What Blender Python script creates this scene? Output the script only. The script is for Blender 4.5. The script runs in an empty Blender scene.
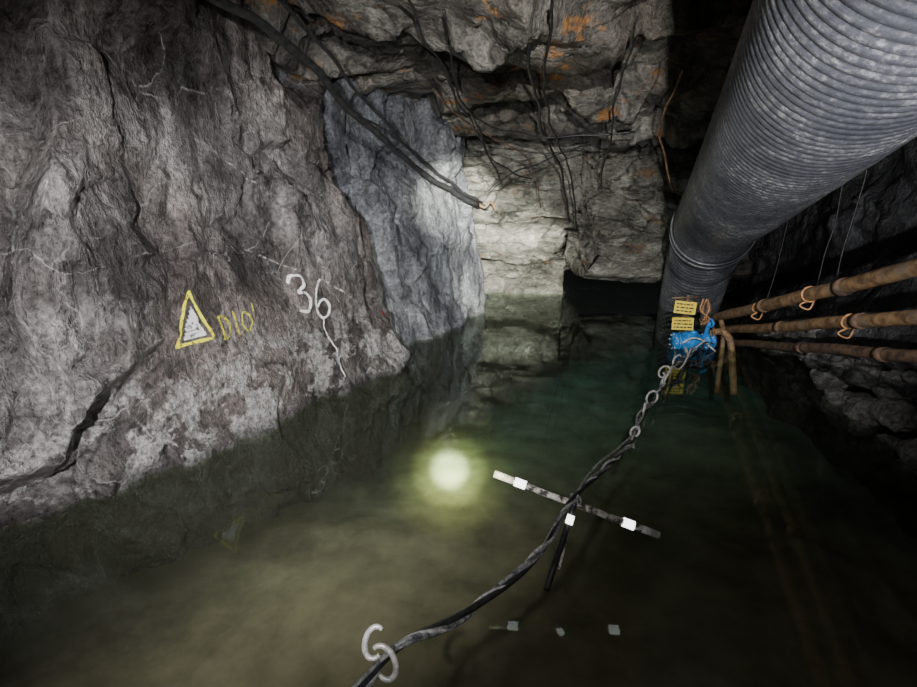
import bpy, math, random, bmesh
from mathutils import Vector, Matrix, noise
from mathutils.bvhtree import BVHTree
random.seed(7)
D = bpy.data
COL = bpy.context.scene.collection
V = Vector

# ------------------------------------------------------------------ materials
def newmat(name):
    m = D.materials.new(name); m.use_nodes = True
    nt = m.node_tree; nt.nodes.clear()
    return m, nt
def N(nt, typ, **kw):
    n = nt.nodes.new(typ)
    for k, v in kw.items(): setattr(n, k, v)
    return n
def ramp(nt, src, stops):
    r = nt.nodes.new('ShaderNodeValToRGB')
    e = r.color_ramp.elements
    e[0].position, e[0].color = stops[0][0], (*stops[0][1], 1)
    e[1].position, e[1].color = stops[-1][0], (*stops[-1][1], 1)
    for p, c in stops[1:-1]:
        x = e.new(p); x.color = (*c, 1)
    nt.links.new(src, r.inputs[0]); return r.outputs[0]
def mix(nt, fac, a, b, mode='MIX'):
    m = nt.nodes.new('ShaderNodeMix'); m.data_type = 'RGBA'; m.blend_type = mode
    for sock, v in ((m.inputs[0], fac), (m.inputs[6], a), (m.inputs[7], b)):
        if isinstance(v, (int, float)): sock.default_value = v
        elif isinstance(v, tuple): sock.default_value = (*v, 1)
        else: nt.links.new(v, sock)
    return m.outputs[2]
def g(v): return (v, v, v)

def rock_mat(name, dark, mid, light, rust=0.0, low=0.0, rough=0.38, bump=0.8, crack=0.5, stretch=(1, 1, 1), tone=None, vein=0.5, vmask=0.44):
    m, nt = newmat(name); L = nt.links.new
    geo = N(nt, 'ShaderNodeNewGeometry')
    mp = N(nt, 'ShaderNodeMapping'); mp.inputs['Scale'].default_value = stretch
    L(geo.outputs['Position'], mp.inputs[0]); P = mp.outputs[0]
    def nz(scale, det=8, rg=0.6, dist=0.0, src=None):
        n = N(nt, 'ShaderNodeTexNoise'); n.inputs['Scale'].default_value = scale
        n.inputs['Detail'].default_value = det; n.inputs['Roughness'].default_value = rg
        n.inputs['Distortion'].default_value = dist
        L(src or P, n.inputs['Vector']); return n.outputs[0]
    mp2 = N(nt, 'ShaderNodeMapping'); mp2.inputs['Scale'].default_value = (1, 1, 0.32); mp2.inputs['Rotation'].default_value = (0.6, 0.4, 0)
    L(P, mp2.inputs[0])
    a = nz(1.1, 4, 0.6); f = nz(26, 5, 0.75)
    st = nz(4.2, 6, 0.70, 0.0, mp2.outputs[0])          # sheared streaks
    sc = nz(2.4, 7, 0.74, 0.3)
    vo = N(nt, 'ShaderNodeTexVoronoi'); vo.inputs['Scale'].default_value = 5.5
    wv = N(nt, 'ShaderNodeVectorMath', operation='MULTIPLY_ADD')
    nv = N(nt, 'ShaderNodeTexNoise'); nv.inputs['Scale'].default_value = 2.5; nv.inputs['Detail'].default_value = 3
    L(P, nv.inputs['Vector']); L(nv.outputs[1], wv.inputs[0]); wv.inputs[1].default_value = (0.35, 0.35, 0.35); L(mp2.outputs[0], wv.inputs[2])
    L(wv.outputs[0], vo.inputs['Vector'])
    c = ramp(nt, a, [(0.34, dark), (0.5, mid), (0.68, light)])
    c = mix(nt, 1.0, c, ramp(nt, st, [(0.36, g(0.5)), (0.5, g(0.92)), (0.66, g(1.6))]), 'MULTIPLY')
    c = mix(nt, 1.0, c, ramp(nt, f, [(0.33, g(0.4)), (0.5, g(0.95)), (0.67, g(1.6))]), 'MULTIPLY')
    rgb2 = N(nt, 'ShaderNodeSeparateColor'); L(vo.outputs['Color'], rgb2.inputs[0])
    c = mix(nt, 1.0, c, ramp(nt, rgb2.outputs[0], [(0.0, g(0.72)), (1.0, g(1.25))]), 'MULTIPLY')
    c = mix(nt, ramp(nt, sc, [(0.58, g(0)), (0.66, g(0.45))]), c, light)
    if tone:
        c = mix(nt, ramp(nt, nz(0.7, 2, 0.5), [(0.42, g(0)), (0.6, g(0.8))]), c, mix(nt, 1.0, c, tone, 'MULTIPLY'))
    # fracture network: dark joints and thin pale calcite veins
    ve = N(nt, 'ShaderNodeTexVoronoi', feature='DISTANCE_TO_EDGE'); ve.inputs['Scale'].default_value = 1.5; L(wv.outputs[0], ve.inputs['Vector'])
    msk = ramp(nt, sc, [(0.44, g(0)), (0.5, g(1))])
    c = mix(nt, mix(nt, 1.0, ramp(nt, ve.outputs['Distance'], [(0.0, g(crack)), (0.012, g(crack * .6)), (0.03, g(0))]), msk, 'MULTIPLY'), c, mix(nt, 1.0, dark, g(0.3), 'MULTIPLY'))
    mp3 = N(nt, 'ShaderNodeMapping'); mp3.inputs['Rotation'].default_value = (1.1, 0.9, 0.5); mp3.inputs['Scale'].default_value = (1.3, 0.22, 1.0)
    wv3 = N(nt, 'ShaderNodeVectorMath', operation='MULTIPLY_ADD'); wv3.inputs[1].default_value = (0.3, 0.3, 0.3)
    L(nv.outputs[1], wv3.inputs[0]); L(P, wv3.inputs[2]); L(wv3.outputs[0], mp3.inputs[0])
    ve2 = N(nt, 'ShaderNodeTexVoronoi', feature='DISTANCE_TO_EDGE'); ve2.inputs['Scale'].default_value = 1.9; L(mp3.outputs[0], ve2.inputs['Vector'])
    msk2 = ramp(nt, sc, [(vmask, g(0)), (vmask + 0.08, g(1))])
    c = mix(nt, mix(nt, 1.0, ramp(nt, ve2.outputs['Distance'], [(0.0, g(vein)), (0.004, g(vein)), (0.009, g(0))]), msk2, 'MULTIPLY'), c, mix(nt, 1.0, light, g(1.5), 'MULTIPLY'))
    if rust > 0:
        rn = nz(2.6, 5, 0.7, 0.0)
        c = mix(nt, ramp(nt, rn, [(0.595, g(0)), (0.655, g(rust))]), c, (0.34, 0.15, 0.035))
    sp = N(nt, 'ShaderNodeSeparateXYZ'); L(geo.outputs['Position'], sp.inputs[0])
    rr = ramp(nt, st, [(0.35, g(rough - 0.14)), (0.7, g(rough + 0.25))])
    if low > 0:
        mr = N(nt, 'ShaderNodeMapRange'); mr.inputs[1].default_value = 0.9; mr.inputs[2].default_value = 0.45
        L(sp.outputs[2], mr.inputs[0])
        ml = N(nt, 'ShaderNodeMath', operation='MULTIPLY')
        L(mr.outputs[0], ml.inputs[0]); L(ramp(nt, nz(3.6, 6, 0.66, 0.2), [(0.50, g(0)), (0.53, g(low))]), ml.inputs[1])
        c = mix(nt, ml.outputs[0], c, mix(nt, ramp(nt, f, [(0.4, g(0)), (0.6, g(1))]), (0.20, 0.19, 0.185), (0.54, 0.53, 0.52)))
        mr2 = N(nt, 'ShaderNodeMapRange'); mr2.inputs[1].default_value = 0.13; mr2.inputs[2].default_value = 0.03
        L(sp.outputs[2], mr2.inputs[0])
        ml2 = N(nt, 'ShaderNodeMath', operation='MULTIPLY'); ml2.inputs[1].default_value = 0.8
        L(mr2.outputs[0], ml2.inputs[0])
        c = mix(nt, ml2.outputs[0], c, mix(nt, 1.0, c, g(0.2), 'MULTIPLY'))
    # underwater dimness painted in: rock colour darkened below the water line
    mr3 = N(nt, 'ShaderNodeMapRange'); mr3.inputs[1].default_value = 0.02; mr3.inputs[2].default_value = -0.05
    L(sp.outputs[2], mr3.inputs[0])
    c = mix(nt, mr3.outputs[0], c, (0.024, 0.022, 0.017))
    bs = N(nt, 'ShaderNodeBsdfPrincipled'); L(c, bs.inputs['Base Color'])
    L(rr, bs.inputs['Roughness'])
    def madd(x, k, y):
        n = N(nt, 'ShaderNodeMath', operation='MULTIPLY_ADD'); n.inputs[1].default_value = k; L(x, n.inputs[0]); L(y, n.inputs[2]); return n.outputs[0]
    h = madd(f, 0.25, madd(st, 0.9, madd(vo.outputs['Distance'], -0.5, sc)))
    bp = N(nt, 'ShaderNodeBump'); bp.inputs['Strength'].default_value = bump; bp.inputs['Distance'].default_value = 0.14
    L(h, bp.inputs['Height']); L(bp.outputs[0], bs.inputs['Normal'])
    o = N(nt, 'ShaderNodeOutputMaterial'); L(bs.outputs[0], o.inputs[0])
    return m

def simple(name, c1, c2, scale=20, rough=0.5, metal=0.0, bump=0.2, lo=0.4, hi=0.6, c3=None, emit=0.0):
    m, nt = newmat(name); L = nt.links.new
    tc = N(nt, 'ShaderNodeTexCoord')
    n = N(nt, 'ShaderNodeTexNoise'); n.inputs['Scale'].default_value = scale; n.inputs['Detail'].default_value = 5
    n.inputs['Roughness'].default_value = 0.65
    L(tc.outputs['Object'], n.inputs['Vector'])
    c = ramp(nt, n.outputs[0], [(lo, c1), (hi, c2)])
    if c3:
        n2 = N(nt, 'ShaderNodeTexNoise'); n2.inputs['Scale'].default_value = scale * 0.27; n2.inputs['Detail'].default_value = 6
        L(tc.outputs['Object'], n2.inputs['Vector'])
        c = mix(nt, ramp(nt, n2.outputs[0], [(0.5, g(0)), (0.62, g(0.85))]), c, c3)
    bs = N(nt, 'ShaderNodeBsdfPrincipled'); L(c, bs.inputs['Base Color'])
    bs.inputs['Roughness'].default_value = rough; bs.inputs['Metallic'].default_value = metal
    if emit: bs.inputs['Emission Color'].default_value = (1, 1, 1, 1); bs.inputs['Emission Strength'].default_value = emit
    bp = N(nt, 'ShaderNodeBump'); bp.inputs['Strength'].default_value = bump; bp.inputs['Distance'].default_value = 0.01
    L(n.outputs[0], bp.inputs['Height']); L(bp.outputs[0], bs.inputs['Normal'])
    o = N(nt, 'ShaderNodeOutputMaterial'); L(bs.outputs[0], o.inputs[0])
    return m

def spray(name, col, cover=0.5, scale=45):
    m, nt = newmat(name); L = nt.links.new
    tc = N(nt, 'ShaderNodeTexCoord')
    n = N(nt, 'ShaderNodeTexNoise'); n.inputs['Scale'].default_value = scale; n.inputs['Detail'].default_value = 6
    L(tc.outputs['Object'], n.inputs['Vector'])
    f = ramp(nt, n.outputs[0], [(cover - 0.12, g(1)), (cover + 0.05, g(0))])
    bs = N(nt, 'ShaderNodeBsdfDiffuse'); bs.inputs[0].default_value = (*col, 1)
    tr = N(nt, 'ShaderNodeBsdfTransparent'); mx = N(nt, 'ShaderNodeMixShader')
    L(f, mx.inputs[0]); L(tr.outputs[0], mx.inputs[1]); L(bs.outputs[0], mx.inputs[2])
    o = N(nt, 'ShaderNodeOutputMaterial'); L(mx.outputs[0], o.inputs[0])
    return m

M_left = rock_mat('rock_left', (0.078, 0.070, 0.070), (0.18, 0.168, 0.167), (0.34, 0.33, 0.325), low=0.85, tone=(0.80, 0.71, 0.67), crack=0.8, vein=0.55, bump=1.0, vmask=0.47)
M_niche = rock_mat('rock_niche', (0.075, 0.082, 0.098), (0.16, 0.17, 0.19), (0.29, 0.30, 0.315), bump=0.9, vein=0.3)
M_back = rock_mat('rock_back', (0.08, 0.075, 0.062), (0.21, 0.205, 0.175), (0.40, 0.39, 0.34), rust=0.4, crack=0.9, stretch=(0.6, 1, 1.5), vein=0.2)
M_ceil = rock_mat('rock_ceiling', (0.06, 0.055, 0.05), (0.15, 0.142, 0.128), (0.27, 0.26, 0.23), rust=0.8, crack=0.9, stretch=(0.7, 1.2, 1), tone=(0.6, 0.52, 0.45), bump=0.7, vein=0.15)
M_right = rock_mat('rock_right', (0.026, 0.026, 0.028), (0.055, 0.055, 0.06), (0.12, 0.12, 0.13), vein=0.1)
M_rust = simple('rusty_steel', (0.12, 0.068, 0.038), (0.36, 0.22, 0.11), 14, 0.65, 0.1, 0.6, c3=(0.22, 0.165, 0.12))
M_rust_dk = simple('dark_rust', (0.05, 0.035, 0.028), (0.20, 0.12, 0.075), 14, 0.8, 0.1, 0.5)
M_black = simple('black_rubber', (0.012, 0.012, 0.013), (0.035, 0.035, 0.036), 30, 0.4)
M_rope = simple('muddy_rope', (0.05, 0.05, 0.05), (0.32, 0.32, 0.32), 45, 0.7, 0.0, 0.5, 0.38, 0.62)
M_ropel = simple('pale_rope', (0.20, 0.20, 0.20), (0.55, 0.54, 0.52), 40, 0.7, 0.0, 0.5, 0.38, 0.62)
M_steel = simple('galvanised_steel', (0.45, 0.44, 0.42), (0.8, 0.78, 0.74), 60, 0.35, 0.3)
M_white = simple('reflective_tape_glow', (0.85, 0.85, 0.83), (0.95, 0.95, 0.93), 30, 0.4, emit=4.0)  # emission stands in for lamp light thrown back by the tape
M_woodbar = simple('muddy_bar', (0.03, 0.028, 0.025), (0.65, 0.61, 0.55), 28, 0.7, 0, 0.4, 0.42, 0.6)
M_barend = simple('pale_plastic', (0.45, 0.44, 0.42), (0.85, 0.83, 0.8), 30, 0.5)
M_blue = simple('blue_plastic', (0.02, 0.18, 0.58), (0.06, 0.36, 0.85), 12, 0.35, 0, 0.3)
M_yel = simple('yellow_sign', (0.80, 0.58, 0.02), (0.88, 0.68, 0.05), 9, 0.5)
M_blk = simple('black_print', (0.01, 0.01, 0.01), (0.02, 0.02, 0.02), 9, 0.5)
M_orange = simple('orange_cord', (0.35, 0.16, 0.06), (0.6, 0.32, 0.14), 20, 0.6)

def duct_mat():
    m, nt = newmat('duct_plastic'); L = nt.links.new
    geo = N(nt, 'ShaderNodeNewGeometry')
    n = N(nt, 'ShaderNodeTexNoise'); n.inputs['Scale'].default_value = 2.2; n.inputs['Detail'].default_value = 7; n.inputs['Roughness'].default_value = 0.75
    L(geo.outputs['Position'], n.inputs['Vector'])
    n2 = N(nt, 'ShaderNodeTexNoise'); n2.inputs['Scale'].default_value = 34; n2.inputs['Detail'].default_value = 5; n2.inputs['Roughness'].default_value = 0.8
    L(geo.outputs['Position'], n2.inputs['Vector'])
    c = ramp(nt, n.outputs[0], [(0.35, (0.06, 0.063, 0.078)), (0.65, (0.125, 0.13, 0.15))])
    fac = mix(nt, 1.0, ramp(nt, n2.outputs[0], [(0.49, g(0)), (0.62, g(0.9))]), ramp(nt, n.outputs[0], [(0.46, g(0.15)), (0.6, g(1))]), 'MULTIPLY')
    c = mix(nt, fac, c, (0.42, 0.415, 0.42))
    bs = N(nt, 'ShaderNodeBsdfPrincipled'); L(c, bs.inputs['Base Color'])
    L(ramp(nt, n2.outputs[0], [(0.4, g(0.26)), (0.65, g(0.6))]), bs.inputs['Roughness'])
    o = N(nt, 'ShaderNodeOutputMaterial'); L(bs.outputs[0], o.inputs[0]); return m
M_duct = duct_mat()

def water_mat():
    m, nt = newmat('mine_water'); L = nt.links.new
    geo = N(nt, 'ShaderNodeNewGeometry')
    n = N(nt, 'ShaderNodeTexNoise'); n.inputs['Scale'].default_value = 2.2; n.inputs['Detail'].default_value = 2
    L(geo.outputs['Position'], n.inputs['Vector'])
    bp = N(nt, 'ShaderNodeBump'); bp.inputs['Strength'].default_value = 0.03; bp.inputs['Distance'].default_value = 0.02
    L(n.outputs[0], bp.inputs['Height'])
    tr = N(nt, 'ShaderNodeBsdfTransparent'); tr.inputs[0].default_value = (0.82, 0.88, 0.78, 1)
    df = N(nt, 'ShaderNodeBsdfDiffuse'); df.inputs[0].default_value = (0.24, 0.25, 0.19, 1)
    m1 = N(nt, 'ShaderNodeMixShader'); m1.inputs[0].default_value = 0.04
    L(tr.outputs[0], m1.inputs[1]); L(df.outputs[0], m1.inputs[2])
    gl = N(nt, 'ShaderNodeBsdfGlossy'); gl.inputs['Roughness'].default_value = 0.025
    gl.inputs[0].default_value = (0.86, 0.97, 0.91, 1)
    L(bp.outputs[0], gl.inputs['Normal'])
    # the surface is a single sheet: same air/water Fresnel seen from above and below
    mr = N(nt, 'ShaderNodeMapRange'); mr.inputs[3].default_value = 1.33; mr.inputs[4].default_value = 1 / 1.33
    L(geo.outputs['Backfacing'], mr.inputs[0])
    fr = N(nt, 'ShaderNodeFresnel'); L(mr.outputs[0], fr.inputs[0]); L(bp.outputs[0], fr.inputs['Normal'])
    m2 = N(nt, 'ShaderNodeMixShader'); L(fr.outputs[0], m2.inputs[0]); L(m1.outputs[0], m2.inputs[1]); L(gl.outputs[0], m2.inputs[2])
    o = N(nt, 'ShaderNodeOutputMaterial'); L(m2.outputs[0], o.inputs[0]); return m
def silt_mat():
    m, nt = newmat('silt_floor'); L = nt.links.new
    geo = N(nt, 'ShaderNodeNewGeometry'); sp = N(nt, 'ShaderNodeSeparateXYZ'); L(geo.outputs['Position'], sp.inputs[0])
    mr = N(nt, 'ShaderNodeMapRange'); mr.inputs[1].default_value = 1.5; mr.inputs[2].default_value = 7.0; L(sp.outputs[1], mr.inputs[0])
    c = ramp(nt, mr.outputs[0], [(0.0, (0.22, 0.175, 0.13)), (0.3, (0.185, 0.165, 0.12)), (0.5, (0.11, 0.135, 0.10)), (1.0, (0.035, 0.11, 0.095))])  # light absorption of deepening water painted in: brown near, dark teal far
    n = N(nt, 'ShaderNodeTexNoise'); n.inputs['Scale'].default_value = 3; n.inputs['Detail'].default_value = 8; n.inputs['Roughness'].default_value = 0.62
    L(geo.outputs['Position'], n.inputs['Vector'])
    c = mix(nt, 1.0, c, ramp(nt, n.outputs[0], [(0.3, g(0.6)), (0.7, g(1.25))]), 'MULTIPLY')
    # floor colour darkens smoothly towards the foot of the left wall
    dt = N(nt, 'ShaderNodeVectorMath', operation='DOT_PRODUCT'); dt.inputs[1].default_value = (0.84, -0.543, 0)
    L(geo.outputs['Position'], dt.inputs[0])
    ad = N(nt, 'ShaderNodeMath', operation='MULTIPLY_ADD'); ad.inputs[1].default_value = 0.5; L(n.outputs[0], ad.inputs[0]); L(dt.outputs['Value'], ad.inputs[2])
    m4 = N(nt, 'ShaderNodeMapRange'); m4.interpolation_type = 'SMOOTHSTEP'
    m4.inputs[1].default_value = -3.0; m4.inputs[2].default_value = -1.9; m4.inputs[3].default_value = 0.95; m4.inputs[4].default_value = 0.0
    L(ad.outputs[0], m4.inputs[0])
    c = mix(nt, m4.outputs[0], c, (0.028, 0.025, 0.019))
    bs = N(nt, 'ShaderNodeBsdfDiffuse'); L(c, bs.inputs[0])
    o = N(nt, 'ShaderNodeOutputMaterial'); L(bs.outputs[0], o.inputs[0]); return m

# ------------------------------------------------------------------ mesh helpers
def mkobj(name, verts, faces, mat, parent=None, smooth=True):
    me = D.meshes.new(name); me.from_pydata([tuple(v) for v in verts], [], faces); me.update()
    if smooth: me.polygons.foreach_set('use_smooth', [True] * len(me.polygons))
    me.materials.append(mat)
    o = D.objects.new(name, me); COL.objects.link(o)
    if parent: o.parent = parent
    return o
def empty(name):
    o = D.objects.new(name, None); COL.objects.link(o); o.empty_display_size = 0.1; return o

def catmull(pts, n=12):
    P = [V(p) for p in pts]; P = [P[0] * 2 - P[1]] + P + [P[-1] * 2 - P[-2]]
    out = []
    for i in range(1, len(P) - 2):
        a, b, c, d = P[i - 1:i + 3]
        for k in range(n):
            t = k / n
            out.append(0.5 * ((2 * b) + (c - a) * t + (2 * a - 5 * b + 4 * c - d) * t * t + (3 * b - a - 3 * c + d) * t ** 3))
    out.append(P[-2]); return out
def frames(path):
    T = []
    for i in range(len(path)):
        a = path[max(0, i - 1)]; b = path[min(len(path) - 1, i + 1)]
        T.append((b - a).normalized())
    up = V((0, 0, 1)) if abs(T[0].z) < 0.9 else V((1, 0, 0))
    nrm = (up - T[0] * up.dot(T[0])).normalized(); F = []
    for t in T:
        nrm = (nrm - t * nrm.dot(t)).normalized(); F.append((nrm, t.cross(nrm)))
    return F
def sweepdata(path, rad, seg=10, cap=True):
    F = frames(path); vs = []; fs = []
    for i, p in enumerate(path):
        r = rad(i) if callable(rad) else rad
        for k in range(seg):
            a = 2 * math.pi * k / seg
            vs.append(p + (F[i][0] * math.cos(a) + F[i][1] * math.sin(a)) * r)
    for i in range(len(path) - 1):
        for k in range(seg):
            k2 = (k + 1) % seg
            fs.append((i * seg + k, i * seg + k2, (i + 1) * seg + k2, (i + 1) * seg + k))
    if cap:
        fs.append(tuple(range(seg))[::-1]); fs.append(tuple(range((len(path) - 1) * seg, len(path) * seg)))
    return vs, fs
def tube(name, pts, r, mat, parent=None, seg=10, n=10, smooth=True, straight=False, wob=0.0):
    path = [V(p) for p in pts] if straight else catmull(pts, n)
    if wob:
        path = [p + noise.noise_vector(p * 2.5) * wob for p in path]
    vs, fs = sweepdata(path, r, seg)
    return mkobj(name, vs, fs, mat, parent, smooth)
def resample(pts, step):
    out = [pts[0].copy()]; acc = 0
    for a, b in zip(pts, pts[1:]):
        d = (b - a).length; t = step - acc
        while t <= d:
            out.append(a.lerp(b, t / d)); t += step
        acc = (acc + d) % step
    return out
def ring(name, c, axis, R, r, mat, parent, arc=2 * math.pi, start=0, seg=8, n=32, ell=1.0):
    ax = V(axis).normalized(); u = ax.orthogonal().normalized(); w = ax.cross(u)
    path = [V(c) + u * math.cos(start + arc * k / n) * R * ell + w * math.sin(start + arc * k / n) * R for k in range(n + 1)]
    vs, fs = sweepdata(path, r, seg); return mkobj(name, vs, fs, mat, parent)

def facet(q, sc, seed=0.0, soft=0.18):
    p = q * sc + V((seed, seed * 1.7, -seed))
    d, pts = noise.voronoi(p)
    v1 = (p - pts[0]).dot(noise.noise_vector(pts[0] * 5.13)); v2 = (p - pts[1]).dot(noise.noise_vector(pts[1] * 5.13))
    e = min((d[1] - d[0]) / soft, 1.0)
    return (v1 * (0.5 + 0.5 * e) + v2 * (0.5 - 0.5 * e)) / sc, e
def rocky(p, amp=1.0, f1=0.9, f2=2.6, st=(1, 1, 1), seed=0.0, cut=0.02, wa=0.6, wb=0.55, wc=0.7, att=1.0, soft=0.18):
    q = V((p.x * st[0], p.y * st[1], p.z * st[2]))
    w = noise.noise_vector(q * 0.8) * 0.25 + noise.noise_vector(q * 3.0) * 0.05
    q = q + w
    big = noise.noise(q * 0.55 + V((seed, 0, 0)))
    a, ea = facet(q, f1, seed, soft); b, eb = facet(q, f2, seed + 3, soft); c, ec = facet(q, f2 * 2.6, seed + 7, soft)
    fr = noise.fractal(q * 4.0, 0.9, 2.1, 5)
    return amp * (0.20 * big + att * (wa * a + wb * b + wc * c - cut * (1 - ea) - cut * 0.35 * (1 - eb)) + 0.03 * fr)
def patch(name, fn, nu, nv, disp, mat, flip=False):
    vs = []; e = 1e-3
    for j in range(nv + 1):
        for i in range(nu + 1):
            u, v = i / nu, j / nv
            p = fn(u, v)
            du = fn(min(1, u + e), v) - fn(max(0, u - e), v); dv = fn(u, min(1, v + e)) - fn(u, max(0, v - e))
            nn = du.cross(dv)
            if nn.length < 1e-12: nn = V((0, 0, 1))
            nn.normalize()
            if flip: nn = -nn
            vs.append(p + nn * disp(p))
    W = nu + 1; fs = []
    for j in range(nv):
        for i in range(nu):
            a = j * W + i; f = (a, a + 1, a + W + 1, a + W)
            fs.append(f[::-1] if flip else f)
    return mkobj(name, vs, fs, mat), vs, fs
def pline(pts):
    P = [V(p) for p in pts]; Ls = [(b - a).length for a, b in zip(P, P[1:])]; T = sum(Ls)
    def f(u):
        s = u * T
        for i, l in enumerate(Ls):
            if s <= l or i == len(Ls) - 1: return P[i].lerp(P[i + 1], max(0, min(1, s / l)))
            s -= l
    return f

# ------------------------------------------------------------------ tunnel shell
LEAN = 0.2; NL = V((0.84, -0.543, 0))
lp = pline([(-4.82, -1.22, 0), (-2.63, 2.28, 0), (-1.90, 3.14, 0), (-1.28, 4.2, 0), (-0.70, 5.08, 0), (-0.72, 5.28, 0), (-1.25, 5.6, 0)])
def f_left(u, v):
    z = -1.2 + 5.6 * v; p = lp(u); q = V((p.x, p.y, z)) - NL * (LEAN * z)
    al = (q.x + 1.86) * 0.543 + (q.y - 3.12) * 0.84
    k = max(0, min(1, (al - 1.2) / 1.2)) * max(0, min(1, (z - 0.2) / 1.8))
    return q + V((-0.20 * k, 0, 0))
def d_left(p):
    al = (p.x + 1.86) * 0.543 + (p.y - 3.12) * 0.84
    e = max(((al - 0.8) / 1.0) ** 2, 0) + ((p.z - 0.85) / 0.55) ** 2
    att = 1 - 0.9 * math.exp(-e ** 2)
    return rocky(p, 0.85, 0.7, 1.9, (1, 1, 0.8), cut=0.0, att=att, soft=0.06)
wl, wlv, wlf = patch('wall_left', f_left, 400, 290, d_left, M_left)
bvh = BVHTree.FromPolygons([tuple(v) for v in wlv], wlf)

np_ = pline([(-1.6, 5.1, 0), (-0.80, 5.6, 0), (0.30, 7.05, 0), (0.42, 7.3, 0), (0.05, 9.0, 0)])
def f_n(u, v):
    z = -1.6 + 5.0 * v; p = np_(u); return V((p.x - 0.13 * z, p.y + 0.05 * z, z))
patch('wall_niche', f_n, 180, 200, lambda p: rocky(p, 0.9, 0.9, 2.2, (1, 1, 0.6), seed=5, cut=0.01, soft=.06), M_niche)

bp_ = pline([(0, 8.0, 3.05), (0, 8.0, 2.33), (0, 7.7, 2.22), (0, 7.68, 1.85), (0, 7.85, 1.75), (0, 7.9, 1.3), (0, 8.15, 1.15), (0, 8.3, 0.55), (0, 8.5, 0.42), (0, 8.6, -1.6)])
bp2_ = pline([(0, 8.0, 3.05), (0, 8.0, 2.33), (0, 7.7, 2.22), (0, 7.66, 1.85), (0, 7.8, 1.75), (0, 7.85, 1.3), (0, 7.95, 1.1), (0, 8.0, 0.44), (0, 8.2, 0.30), (0, 13.5, 0.22)])
def f_b(u, v):
    x = -1.2 + 7.0 * u
    k = max(0.0, min(1.0, (x - 1.8) / 0.25))
    p = bp_(v).lerp(bp2_(v), k)
    return V((x, p.y - 0.04 * x, p.z))
patch('wall_back', f_b, 290, 230, lambda p: rocky(p, 0.9 if p.z > 0.5 or p.x < 1.6 else 0.3, 0.9, 2.2, (0.6, 1, 1.5), 9, 0.06, soft=.06), M_back, flip=True)

cp_ = pline([(0, -1.5, 4.5), (0, 1.5, 4.0), (0, 4.0, 3.6), (0, 4.9, 3.3), (0, 5.0, 3.12), (0, 5.8, 3.05), (0, 5.9, 2.88), (0, 6.6, 2.70), (0, 6.95, 2.43), (0, 7.05, 2.75), (0, 8.3, 2.95)])
def f_c(u, v):
    x = -5.5 + 11 * u; p = cp_(v); return V((x, p.y + 0.3 * noise.noise(V((x * 0.9, 3, 0))), p.z))
patch('ceiling', f_c, 340, 270, lambda p: rocky(p, 1.0, 0.75, 1.7, (0.8, 1.1, 1), 13, 0.035, 0.75, 0.4, 0.35, soft=.06), M_ceil, flip=True)

rp_ = pline([(3.1, -1.5, 0), (3.3, 1, 0), (3.6, 3.3, 0), (4.1, 6, 0), (4.9, 9.5, 0)])
def f_r(u, v):
    z = -1.5 + 6.0 * v; p = rp_(u); return V((p.x + 0.06 * z, p.y, z))
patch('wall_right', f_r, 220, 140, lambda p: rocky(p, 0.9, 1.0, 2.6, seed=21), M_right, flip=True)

def f_f(u, v):
    y = -1.5 + 15.0 * v
    return V((-6 + 12 * u, y, -0.32 - 0.11 * max(0, y)))
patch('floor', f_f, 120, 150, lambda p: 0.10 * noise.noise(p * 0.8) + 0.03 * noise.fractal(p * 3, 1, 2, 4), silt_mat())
mkobj('water_surface', [V((-6, -1.5, 0)), V((6, -1.5, 0)), V((6, 13.4, 0)), V((-6, 13.4, 0))], [(0, 1, 2, 3)], water_mat(), smooth=False)

# ------------------------------------------------------------------ ventilation duct
duct = empty('ventilation_duct')
axis = catmull([(0.35, -1.0, 3.5), (1.0, 0.7, 2.98), (1.66, 2.39, 2.48), (2.38, 4.3, 1.93), (3.02, 6.05, 1.36), (3.48, 7.3, 0.35), (3.7, 7.85, -0.5)], 60)
axis = resample(axis, 0.009)
cum = 0.009
pb = min(range(len(axis)), key=lambda i: (axis[i] - V((3.02, 6.05, 1.36))).length)
R = 0.44
def rad(i):
    s = i * cum
    if i < pb: return R + 0.010 * math.sqrt(abs(math.sin(math.pi * s / 0.054))) - 0.006
    return R * 0.97 + (0.006 * math.sin(2 * math.pi * s / 0.09))
vs, fs = sweepdata(axis, rad, 72, cap=False)
mkobj('corrugated_tube', vs, fs, M_duct, duct)
def band(name, i0, i1, rr):
    vs, fs = sweepdata(axis[i0:i1], lambda k: rr, 72, cap=False); mkobj(name, vs, fs, M_duct, duct)
band('joint_collar', pb - 7, pb + 11, R + 0.025)
band('joint_collar_b', pb + 75, pb + 84, R + 0.01)
for k, i in enumerate((pb - 8, pb + 10)):
    t = (axis[i + 1] - axis[i]).normalized()
    ring('clamp_%d' % k, axis[i], t, R + 0.025, 0.012, M_duct, duct, n=72)

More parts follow.
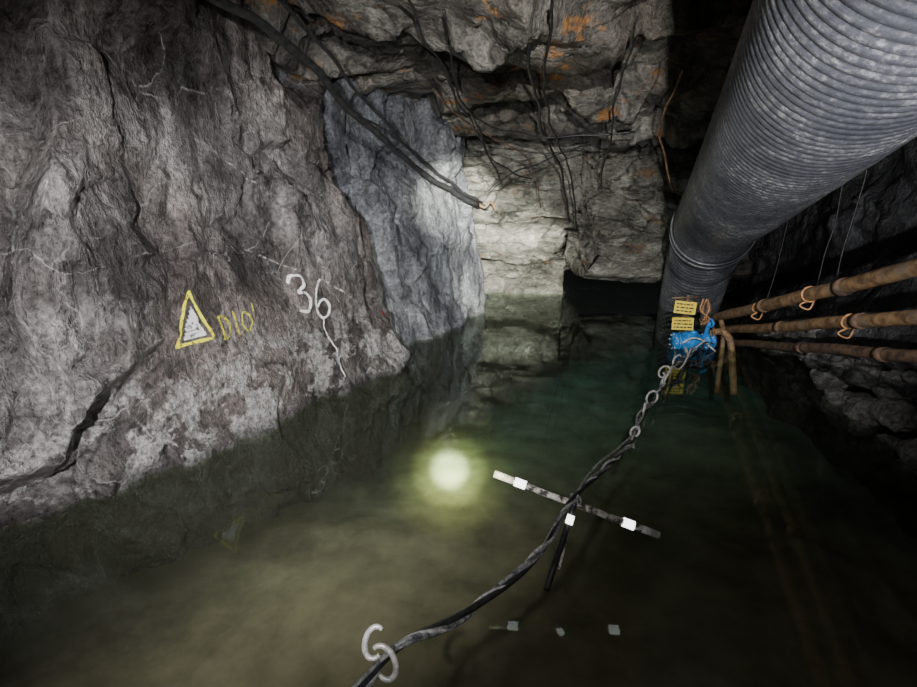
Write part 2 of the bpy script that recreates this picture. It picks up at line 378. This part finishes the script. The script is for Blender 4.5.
# ------------------------------------------------------------------ rusty pipes on right wall
def pipe(near, far, r, k):
    pr = empty('rusty_pipe')
    a, b = V(near), V(far); d = (a - b).normalized()
    s = b - d * 0.3; e = a + d * 3.2
    n = 60
    pts = [s.lerp(e, i / n) for i in range(n + 1)]
    pts = [p + noise.noise_vector(p * 1.2 + V((k, 0, 0))) * 0.02 for p in pts]
    vs, fs = sweepdata(pts, r, 18); mkobj('pipe_run', vs, fs, M_rust if k < 2 else M_rust_dk, pr)
    for j, t in enumerate((0.22 + 0.04 * k, 0.42 + 0.03 * k, 0.75)):
        c = pts[int(t * n)]; tt = (pts[int(t * n) + 1] - c).normalized()
        vs, fs = sweepdata([c - tt * 0.045, c + tt * 0.045], r * 1.2, 18); mkobj('coupling_%d' % j, vs, fs, M_rust_dk, pr)
    return pts
pA = pipe((2.75, 2.98, 1.45), (3.27, 5.97, 0.30), 0.056, 0)
pB = pipe((2.78, 2.89, 1.17), (3.35, 5.91, 0.14), 0.048, 1)
pC = pipe((2.80, 2.81, 0.95), (3.41, 5.85, 0.0), 0.042, 2)
ties = empty('pipe_hanger_ties')
for k, (P, f, rr) in enumerate(((pA, 0.36, .062), (pB, 0.42, .054), (pA, 0.20, .062))):
    c = P[int(f * 60)]
    ring('tie_loop_%d' % k, c, (0.2, 1, -0.2 + 0.25 * k), rr, 0.008, M_orange, ties)
    tube('tie_tail_%d' % k, [c + V((0, 0, -0.05)), c + V((-0.05, 0.02, -0.10)), c + V((0.02, 0.0, -0.13)), c + V((0.05, 0.0, -0.05))], 0.007, M_orange, ties, seg=6)
for k, (x, y, z0, z1) in enumerate(((3.0, 3.9, 2.3, 1.15), (3.15, 4.3, 2.2, 1.0), (3.2, 5.0, 1.9, 0.7))):
    tube('hanger_wire_%d' % k, [(x, y, z0), (x + 0.02, y + 0.02, (z0 + z1) / 2), (x - 0.02, y, z1)], 0.006, M_black, ties, seg=6, wob=0.03)
elb = empty('riser_pipe')
tube('elbow', [(3.03, 5.72, 0.16), (3.12, 5.66, 0.20), (3.19, 5.6, 0.14), (3.22, 5.55, 0.0), (3.26, 5.4, -0.5)], 0.04, M_rust, elb, seg=14)
ring('elbow_flange', (3.06, 5.70, 0.17), (0.8, -0.5, 0.2), 0.055, 0.018, M_rust, elb)
tube('drop_pipe', [(3.17, 5.8, 0.3), (3.18, 5.7, 0.1), (3.19, 5.65, -0.6)], 0.028, M_rust, elb, seg=12)

# ------------------------------------------------------------------ blue discharge valve
bl = empty('blue_valve')
A0, A1 = V((2.58, 5.66, 0.08)), V((3.04, 5.70, 0.07)); ad = (A1 - A0).normalized()
prof = [(0, .068), (.06, .07), (.12, .075), (.2, .10), (.3, .118), (.42, .12), (.52, .115), (.62, .098), (.7, .078), (.85, .072), (1, .072)]
pth = []; rr_ = []
for i in range(41):
    t = i / 40
    for (t0, r0), (t1, r1) in zip(prof, prof[1:]):
        if t <= t1: rr_.append(r0 + (r1 - r0) * (t - t0) / (t1 - t0)); break
    pth.append(A0.lerp(A1, t))
vs, fs = sweepdata(pth, lambda i: rr_[i], 28)
mkobj('valve_body', vs, fs, M_blue, bl)
for i, t in enumerate((0.0, 0.09, 0.84, 0.98)):
    c = A0.lerp(A1, t); vs, fs = sweepdata([c - ad * 0.014, c + ad * 0.014], 0.105, 28); mkobj('flange_%d' % i, vs, fs, M_blue, bl)
    u = ad.orthogonal().normalized(); w_ = ad.cross(u)
    for b in range(8):
        q = c + (u * math.cos(b * math.pi / 4) + w_ * math.sin(b * math.pi / 4)) * 0.087
        vs, fs = sweepdata([q - ad * 0.024, q + ad * 0.024], 0.010, 6); mkobj('bolt_%d_%d' % (i, b), vs, fs, M_steel, bl)
tube('valve_bonnet', [(2.79, 5.67, 0.17), (2.80, 5.66, 0.215)], 0.045, M_blue, bl, straight=True)
tube('valve_stem', [(2.95, 5.68, 0.13), (2.965, 5.67, 0.32)], 0.025, M_blue, bl, straight=True)
ring('handwheel', (2.965, 5.67, 0.31), (0.2, -0.8, 0.7), 0.055, 0.013, M_blue, bl)
tube('strap', [(2.62, 5.53, 0.10), (2.70, 5.50, 0.17), (2.82, 5.51, 0.15), (2.93, 5.53, 0.07), (3.02, 5.53, 0.0)], 0.010, M_barend, bl)

# ------------------------------------------------------------------ warning signs
def sign(c, w, h, rot):
    s = empty('warning_sign')
    s.location = c; s.rotation_euler = rot
    t = 0.004
    vv = [(-w/2, 0, -h/2), (w/2, 0, -h/2), (w/2, 0, h/2), (-w/2, 0, h/2)]
    vs = [V(p) for p in vv] + [V(p) + V((0, t, 0)) for p in vv]
    mkobj('plate', vs, [(0, 1, 2, 3), (7, 6, 5, 4), (0, 4, 5, 1), (1, 5, 6, 2), (2, 6, 7, 3), (3, 7, 4, 0)], M_yel, s, smooth=False)
    vs = []; fs = []
    random.seed(int(c[2] * 100))
    for r in range(3):
        x = -w * 0.40; zc = h * (0.26 - 0.27 * r)
        while x < w * 0.32:
            ww = random.uniform(0.012, 0.05); i = len(vs)
            vs += [V((x, -0.003, zc - h*0.055)), V((x + ww, -0.003, zc - h*0.055)), V((x + ww, -0.003, zc + h*0.055)), V((x, -0.003, zc + h*0.055))]
            fs.append((i, i+1, i+2, i+3)); x += ww + 0.010
    mkobj('print_lines', vs, fs, M_blk, s, smooth=False)
    tube('hanging_string', [(-w*0.4, 0.002, h/2), (0, 0.02, h/2 + 0.02), (w*0.4, 0.002, h/2)], 0.004, M_rust, s, seg=6)
sign((2.62, 5.60, 0.51), 0.235, 0.145, (math.radians(-8), math.radians(3), math.radians(-14)))
sign((2.62, 5.60, 0.315), 0.235, 0.145, (math.radians(-8), math.radians(-2), math.radians(-14)))
post = empty('sign_post')
tube('post', [(2.70, 5.95, -0.9), (2.72, 5.78, 0.62)], 0.014, M_rust, post, straight=True)
tube('post_arm', [(2.50, 5.72, 0.595), (2.82, 5.74, 0.60)], 0.010, M_rust, post, straight=True)
tang = empty('orange_cord_bundle')
for k in range(7):
    tube('loop_%d' % k, [(2.86 + random.uniform(-.03, .03), 5.64, 0.60), (2.80 + random.uniform(0, .12), 5.60, 0.48), (2.84 + random.uniform(-.04, .08), 5.58, 0.38), (2.86 + random.uniform(-.04, .04), 5.6, 0.31), (2.9, 5.62, 0.42), (2.88, 5.64, 0.58)], 0.009, M_orange if k % 3 == 0 else M_rust_dk, tang, seg=6)

# ------------------------------------------------------------------ boom rope
rope = empty('mooring_rope')
rp = catmull([(-0.50, 0.35, 1.0), (-0.26, 0.84, 0.82), (-0.16, 1.03, 0.757), (0.038, 1.27, 0.63), (0.334, 1.66, 0.53), (0.585, 2.12, 0.455), (0.90, 2.6, 0.34), (1.22, 3.08, 0.22), (1.46, 3.61, 0.17), (1.72, 4.0, 0.08), (2.0, 4.51, 0.05), (2.3, 4.9, 0.10), (2.62, 5.3, 0.04), (2.78, 5.5, 0.03)], 24)
rp = resample(rp, 0.012)
F = frames(rp)
def strand(name, ph, off, r, mat, turn=0.5):
    pts = []
    for i, p in enumerate(rp):
        a = ph + i * 0.012 * 2 * math.pi / turn
        pts.append(p + (F[i][0] * math.cos(a) + F[i][1] * math.sin(a)) * off)
    vs, fs = sweepdata(pts, r, 8); mkobj(name, vs, fs, mat, rope)
strand('hose', 0, 0.009, 0.0115, M_black, 1.1)
strand('rope_strand_0', 2.6, 0.010, 0.0078, M_rope, 0.55)
strand('rope_strand_1', 4.2, 0.0125, 0.0068, M_ropel, 0.38)
strand('rope_strand_2', 0.6, 0.012, 0.0055, M_rope, 0.8)
tube('slack_line', [(0.585, 2.12, 0.46), (0.80, 2.45, 0.45), (1.0, 2.75, 0.36), (1.18, 3.02, 0.30), (1.35, 3.35, 0.22), (1.49, 3.61, 0.20)], 0.007, M_rope, rope, seg=6, wob=0.02)
tube('slack_line_b', [(2.0, 4.5, 0.06), (2.12, 4.65, 0.16), (2.3, 4.85, 0.05), (2.5, 5.1, 0.17), (2.7, 5.4, 0.06), (2.85, 5.45, 0.15)], 0.01, M_ropel, rope, seg=6, wob=0.03)
tube('slack_line_c', [(2.1, 4.55, 0.03), (2.2, 4.62, 0.02), (2.35, 4.8, 0.14), (2.55, 5.0, 0.02), (2.75, 5.3, 0.15), (2.95, 5.45, 0.1)], 0.008, M_black, rope, seg=6, wob=0.03)
def hook(c, axis, Rr, r, mat, start=0.4, arc=5.0, ell=1.25):
    h = empty('snap_hook'); ring('hook_body', c, axis, Rr, r, mat, h, arc=arc, start=start, ell=ell)
    return h
def chook(c, u, w, a, b, r, t0, t1):
    h = empty('snap_hook'); u = V(u).normalized(); w = V(w); w = (w - u * w.dot(u)).normalized()
    path = [V(c) + u * math.cos(t0 + (t1 - t0) * k / 40) * a + w * math.sin(t0 + (t1 - t0) * k / 40) * b for k in range(41)]
    vs, fs = sweepdata(path, lambda i: r * (0.75 + 0.25 * math.sin(math.pi * i / 40)), 12); mkobj('hook_body', vs, fs, M_steel, h)
chook((-0.228, 1.02, 0.79), (0.2, 0.5, 0.85), (-1, 0.1, 0.1), 0.040, 0.026, 0.0085, -0.5, 4.0)
chook((-0.195, 0.965, 0.785), (-0.45, 0.4, 0.8), (1, 0.2, 0.4), 0.044, 0.028, 0.0085, -0.3, 4.3)
for c, ax, rr in (((1.22, 3.1, 0.22), (1, -.3, .3), 0.045), ((1.24, 3.12, 0.27), (.2, -1, .3), 0.03), ((1.49, 3.62, 0.20), (1, -.5, 0), 0.04), ((1.70, 4.0, 0.12), (.3, -1, .3), 0.05),
                  ((2.0, 4.5, 0.08), (1, -.6, .2), 0.055), ((2.02, 4.55, 0.14), (.1, -1, .2), 0.05), ((2.3, 4.92, 0.12), (.5, -1, 0), 0.05), ((2.5, 5.15, 0.12), (.8, -.4, .3), 0.05)):
    hook(c, ax, rr, 0.009, M_ropel, random.random() * 3, 5.2)

# ------------------------------------------------------------------ cross float
cr = empty('marker_cross')
def bar(name, a, b, r, mat, wob=0.004):
    a, b = V(a), V(b); pts = [a.lerp(b, i / 24) + noise.noise_vector(a.lerp(b, i / 24) * 9) * wob for i in range(25)]
    vs, fs = sweepdata(pts, r, 14); return mkobj(name, vs, fs, mat, cr)
e1, e2 = V((0.185, 2.235, 0.515)), V((0.985, 2.015, 0.31))
bar('cross_bar', e1, e2, 0.017, M_woodbar)
def tape(name, t0, t1, a, b, r, mat=M_white):
    vs, fs = sweepdata([a.lerp(b, t0), a.lerp(b, t1)], r, 14); mkobj(name, vs, fs, mat, cr)
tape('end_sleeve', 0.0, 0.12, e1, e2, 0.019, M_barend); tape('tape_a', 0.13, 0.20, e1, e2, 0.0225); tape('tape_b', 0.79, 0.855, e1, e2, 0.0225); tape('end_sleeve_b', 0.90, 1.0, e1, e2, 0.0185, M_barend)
bar('hanging_arm', V((0.60, 2.14, 0.46)), V((0.43, 1.92, 0.06)), 0.0165, M_black)
bar('hanging_arm_b', V((0.60, 2.18, 0.42)), V((0.50, 2.0, 0.12)), 0.012, M_woodbar)
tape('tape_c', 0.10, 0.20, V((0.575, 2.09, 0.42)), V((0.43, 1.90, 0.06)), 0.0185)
for k in range(4): ring('lashing_%d' % k, V((0.585, 2.125, 0.44)) + V((0.01 * k - .015, 0, 0)), (1, 0.3 * k - .4, 0.2), 0.026, 0.005, M_rope, cr)

# ------------------------------------------------------------------ cables
c1 = empty('power_cable')
tube('cable_main', [(-2.6, 1.8, 3.5), (-1.95, 2.7, 3.15), (-1.38, 3.5, 2.94), (-1.14, 4.08, 2.79), (-0.92, 4.73, 2.50), (-0.43, 5.70, 2.02), (0.24, 6.62, 1.58)], 0.030, M_black, c1, wob=0.03)
tube('cable_second', [(-1.3, 3.2, 3.2), (-1.10, 3.9, 2.98), (-0.86, 4.68, 2.66), (-0.40, 5.65, 2.12), (0.26, 6.62, 1.62)], 0.015, M_black, c1, wob=0.04)
tube('cable_third', [(-0.92, 4.73, 2.50), (-0.45, 5.5, 2.2), (-0.1, 6.2, 1.86), (0.3, 6.7, 1.60)], 0.010, M_black, c1, wob=0.05)
tube('cable_drop', [(0.24, 6.62, 1.60), (0.34, 6.7, 1.55), (0.42, 6.8, 1.62), (0.5, 6.9, 1.50)], 0.016, M_rust, c1, wob=0.02)
c2 = empty('ceiling_cable')
for k, (pts, r, m_) in enumerate((([(-0.1, 4.2, 3.10), (0.0, 5.3, 2.75), (0.25, 6.2, 2.42), (0.45, 6.9, 2.05), (0.6, 7.3, 1.8)], .012, M_black),
                         ([(0.45, 4.0, 3.15), (0.75, 5.4, 2.72), (1.05, 6.4, 2.4), (1.35, 7.0, 2.0), (1.65, 7.5, 1.3)], .016, M_black),
                         ([(0.65, 4.0, 3.15), (0.85, 5.4, 2.7), (1.2, 6.4, 2.35), (1.5, 7.0, 1.9), (1.75, 7.4, 1.2)], .012, M_black),
                         ([(-0.4, 4.0, 3.15), (-0.1, 5.0, 2.8), (0.2, 6.0, 2.42), (0.5, 6.8, 2.1), (1.0, 7.2, 1.9)], .010, M_black),
                         ([(0.0, 5.8, 2.62), (0.5, 6.2, 2.45), (1.2, 6.3, 2.4), (2.0, 6.2, 2.42)], .011, M_black),
                         ([(-0.2, 5.2, 2.7), (0.1, 6.0, 2.5), (0.9, 6.9, 2.15), (1.2, 7.5, 1.5)], .009, M_rust_dk),
                         ([(0.24, 6.62, 1.6), (0.6, 6.7, 1.95), (1.1, 6.8, 2.15), (1.7, 6.8, 2.3)], .009, M_black),
                         ([(1.3, 4.2, 3.05), (1.5, 5.2, 2.7), (1.75, 6.2, 2.3), (1.9, 7.0, 1.85)], .010, M_black),
                         ([(2.0, 5.0, 2.85), (2.2, 5.9, 2.45), (2.45, 6.3, 2.1), (2.6, 6.4, 1.75)], .013, M_rust))):
    tube('strand_%d' % k, pts, r, m_, c2, seg=8, wob=0.05)

# ------------------------------------------------------------------ rubble at right bank
vs = []; fs = []
for k in range(80):
    y = random.uniform(2.4, 6.2); off = random.uniform(0, 0.45); x = 3.15 + (y - 2.6) * 0.2 + off
    z = random.uniform(-0.15, 0.12) + off * 1.1; s = random.uniform(0.05, 0.17)
    bm = bmesh.new(); bmesh.ops.create_icosphere(bm, subdivisions=3, radius=1)
    o = len(vs)
    for v in bm.verts:
        p = v.co.copy(); q = p + V((k * 3.1, 0, 0))
        a, _ = facet(q, 1.4, k, .05); p = p * (1 + 0.6 * a + 0.2 * noise.noise(q * 2))
        vs.append(V((x, y, z)) + V((p.x * s, p.y * s * 1.2, p.z * s * 0.75)))
    for f in bm.faces: fs.append(tuple(o + v.index for v in f.verts))
    bm.free()
mkobj('rock_rubble', vs, fs, rock_mat('rock_rubble', (0.06, 0.06, 0.06), (0.14, 0.137, 0.132), (0.30, 0.295, 0.285)), smooth=False)

# ------------------------------------------------------------------ spray-paint markings
SH = 0.0
def wpt(a, z, off=0.008):
    a += SH
    p = V((-1.86 + 0.543 * a, 3.12 + 0.84 * a, z)) - NL * (LEAN * z)
    h = bvh.ray_cast(p + NL * 0.9, -NL)
    return (h[0] if h[0] else p) + NL * off
def stroke(name, pts, w, mat, parent, n=10, sc=None):
    if sc:
        ca, cz, s = sc; pts = [(ca + (a - ca) * s, cz + (z - cz) * s) for a, z in pts]
    path = catmull([(a, z, 0) for a, z in pts], n)
    path = resample(path, 0.012)
    if len(path) < 2: return
    vs = []; fs = []
    for i, p in enumerate(path):
        t = (path[min(i + 1, len(path) - 1)] - path[max(i - 1, 0)]).normalized(); s = V((-t.y, t.x, 0))
        ww = w * (0.8 + 0.4 * noise.noise(p * 14))
        for k in (-1, -0.33, 0.33, 1):
            q = p + s * ww * 0.5 * k; vs.append(wpt(q.x, q.y))
    for i in range(len(path) - 1):
        for k in range(3): fs.append((i*4+k, i*4+k+1, (i+1)*4+k+1, (i+1)*4+k))
    mkobj(name, vs, fs, mat, parent)
S_y = spray('spray_yellow', (0.75, 0.72, 0.05), 0.66); S_w = spray('spray_white', (0.85, 0.85, 0.85), 0.66)
S_w2 = spray('spray_white_fill', (0.62, 0.63, 0.65), 0.66, 25); S_wf = spray('spray_faint', (0.5, 0.48, 0.46), 0.50, 30)
S_y2 = spray('spray_yellow_thin', (0.55, 0.52, 0.05), 0.60); S_red = spray('spray_red', (0.6, 0.05, 0.04), 0.6)
SH = 0.08
tri = empty('triangle_marking')
TS = (0.19, 0.98, 0.90)
for k in range(9):
    f = (k + 0.5) / 9
    z = 0.83 + f * 0.27; l = 0.075 + f * 0.17; r = 0.30 - f * 0.05
    stroke('fill_%d' % k, [(l + 0.01, z), (r - 0.01, z)], 0.036, S_w2, tri, 4, sc=TS)
stroke('side_a', [(0.02, 0.79), (0.135, 0.99), (0.24, 1.19)], 0.028, S_y, tri, sc=TS)
stroke('side_b', [(0.24, 1.20), (0.29, 0.995), (0.345, 0.79)], 0.028, S_y, tri, sc=TS)
stroke('side_c', [(0.01, 0.80), (0.18, 0.795), (0.355, 0.79)], 0.028, S_y, tri, sc=TS)
tx = empty('marking_d10')
SH = 0.09
stroke('d_stem', [(0.40, 0.95), (0.405, 0.77)], 0.020, S_y2, tx, 4)
stroke('d_bowl', [(0.385, 0.945), (0.44, 0.935), (0.475, 0.86), (0.44, 0.785), (0.385, 0.775)], 0.020, S_y2, tx)
stroke('one', [(0.53, 0.96), (0.535, 0.76)], 0.020, S_y2, tx, 4)
stroke('zero', [(0.625, 0.94), (0.592, 0.89), (0.59, 0.83), (0.625, 0.775), (0.665, 0.83), (0.665, 0.89), (0.625, 0.94)], 0.018, S_y2, tx)
stroke('tick', [(0.71, 0.98), (0.705, 0.91)], 0.016, S_y2, tx, 4)
SH = 0.13
t36 = empty('marking_36')
NS = (1.27, 0.93, 0.88)
stroke('three', [(1.05, 1.09), (1.10, 1.155), (1.19, 1.14), (1.20, 1.05), (1.12, 0.99), (1.20, 0.97), (1.235, 0.88), (1.18, 0.79), (1.07, 0.82)], 0.028, S_w, t36, sc=NS)
stroke('six', [(1.43, 1.07), (1.35, 1.00), (1.305, 0.89), (1.30, 0.78), (1.35, 0.68), (1.43, 0.695), (1.465, 0.78), (1.42, 0.86), (1.35, 0.85), (1.31, 0.79)], 0.028, S_w, t36, sc=NS)
stroke('run_down', [(1.35, 0.70), (1.31, 0.58), (1.35, 0.45), (1.34, 0.28), (1.38, 0.14)], 0.016, S_w, t36)
SH = 0
sl = empty('survey_line_marking')
stroke('line_b', [(0.9, 1.4), (1.3, 1.18), (1.6, 1.02), (1.95, 0.72)], 0.014, S_wf, sl)
stroke('line_c', [(0.55, 2.35), (0.9, 2.1), (1.3, 1.75)], 0.010, S_wf, sl)
stroke('red_dot', [(2.30, 0.58), (2.32, 0.52)], 0.05, S_red, sl, 4)

# ------------------------------------------------------------------ lights
def spot(name, loc, tgt, power, ang, blend, col=(1, 1, 1), size=0.03):
    l = D.lights.new(name, 'SPOT'); l.energy = power; l.spot_size = math.radians(ang); l.spot_blend = blend; l.color = col; l.shadow_soft_size = size
    o = D.objects.new(name, l); COL.objects.link(o); o.location = loc
    o.rotation_euler = (V(tgt) - V(loc)).to_track_quat('-Z', 'Y').to_euler(); return o
spot('cap_lamp_wall', (-0.5, -0.3, 2.4), (-1.3, 4.0, 0.6), 1650, 74, 1.0, (1, 0.985, 0.975), 0.03)
spot('cap_lamp_niche', (-0.1, 0.0, 2.2), (0.0, 6.6, 1.62), 15000, 11, 1.0, (1, 1, 0.88))
spot('cap_lamp_back', (0.0, 0.0, 2.2), (0.85, 8.4, 0.45), 10000, 18, 1.0, (1, 1, 0.87))
spot('cap_lamp_pool', (0.0, -0.02, 2.04), (-0.065, 3.08, 0.0), 50000, 5.0, 1.0, (1, 1, 0.66))
spot('cap_lamp_pool_glow', (0.0, -0.02, 2.04), (-0.065, 3.08, 0.0), 9000, 9.5, 1.0, (1, 1, 0.45))
spot('cap_lamp_pool_halo', (0.0, -0.02, 2.04), (-0.065, 3.08, 0.0), 1900, 16, 1.0, (1, 1, 0.45))
spot('cap_lamp_ahead', (0.2, -0.4, 3.0), (1.5, 5.5, 2.2), 1300, 75, 1.0, (1, 0.98, 0.94), 0.03)
spot('cap_lamp_duct', (0.5, -0.3, 1.75), (2.4, 3.8, 2.2), 580, 56, 1.0, (0.98, 0.985, 1), 0.03)
pl = D.lights.new('camera_fill_light', 'POINT'); pl.energy = 26; pl.shadow_soft_size = 0.02  # added weak fill at the camera, lifts the near rope and hooks
po = D.objects.new('camera_fill_light', pl); COL.objects.link(po); po.location = (0.05, 0.0, 2.08)
w = D.worlds.new('cave_dark'); bpy.context.scene.world = w; w.use_nodes = True
w.node_tree.nodes['Background'].inputs[0].default_value = (0.02, 0.022, 0.025, 1); w.node_tree.nodes['Background'].inputs[1].default_value = 0.3

cam = D.cameras.new('camera'); co = D.objects.new('camera', cam); COL.objects.link(co)
co.location = (0, 0, 2.0); co.rotation_euler = (math.radians(71), 0, 0)
cam.sensor_width = 36; cam.lens = 500 / 917 * 36; cam.clip_start = 0.05
bpy.context.scene.camera = co
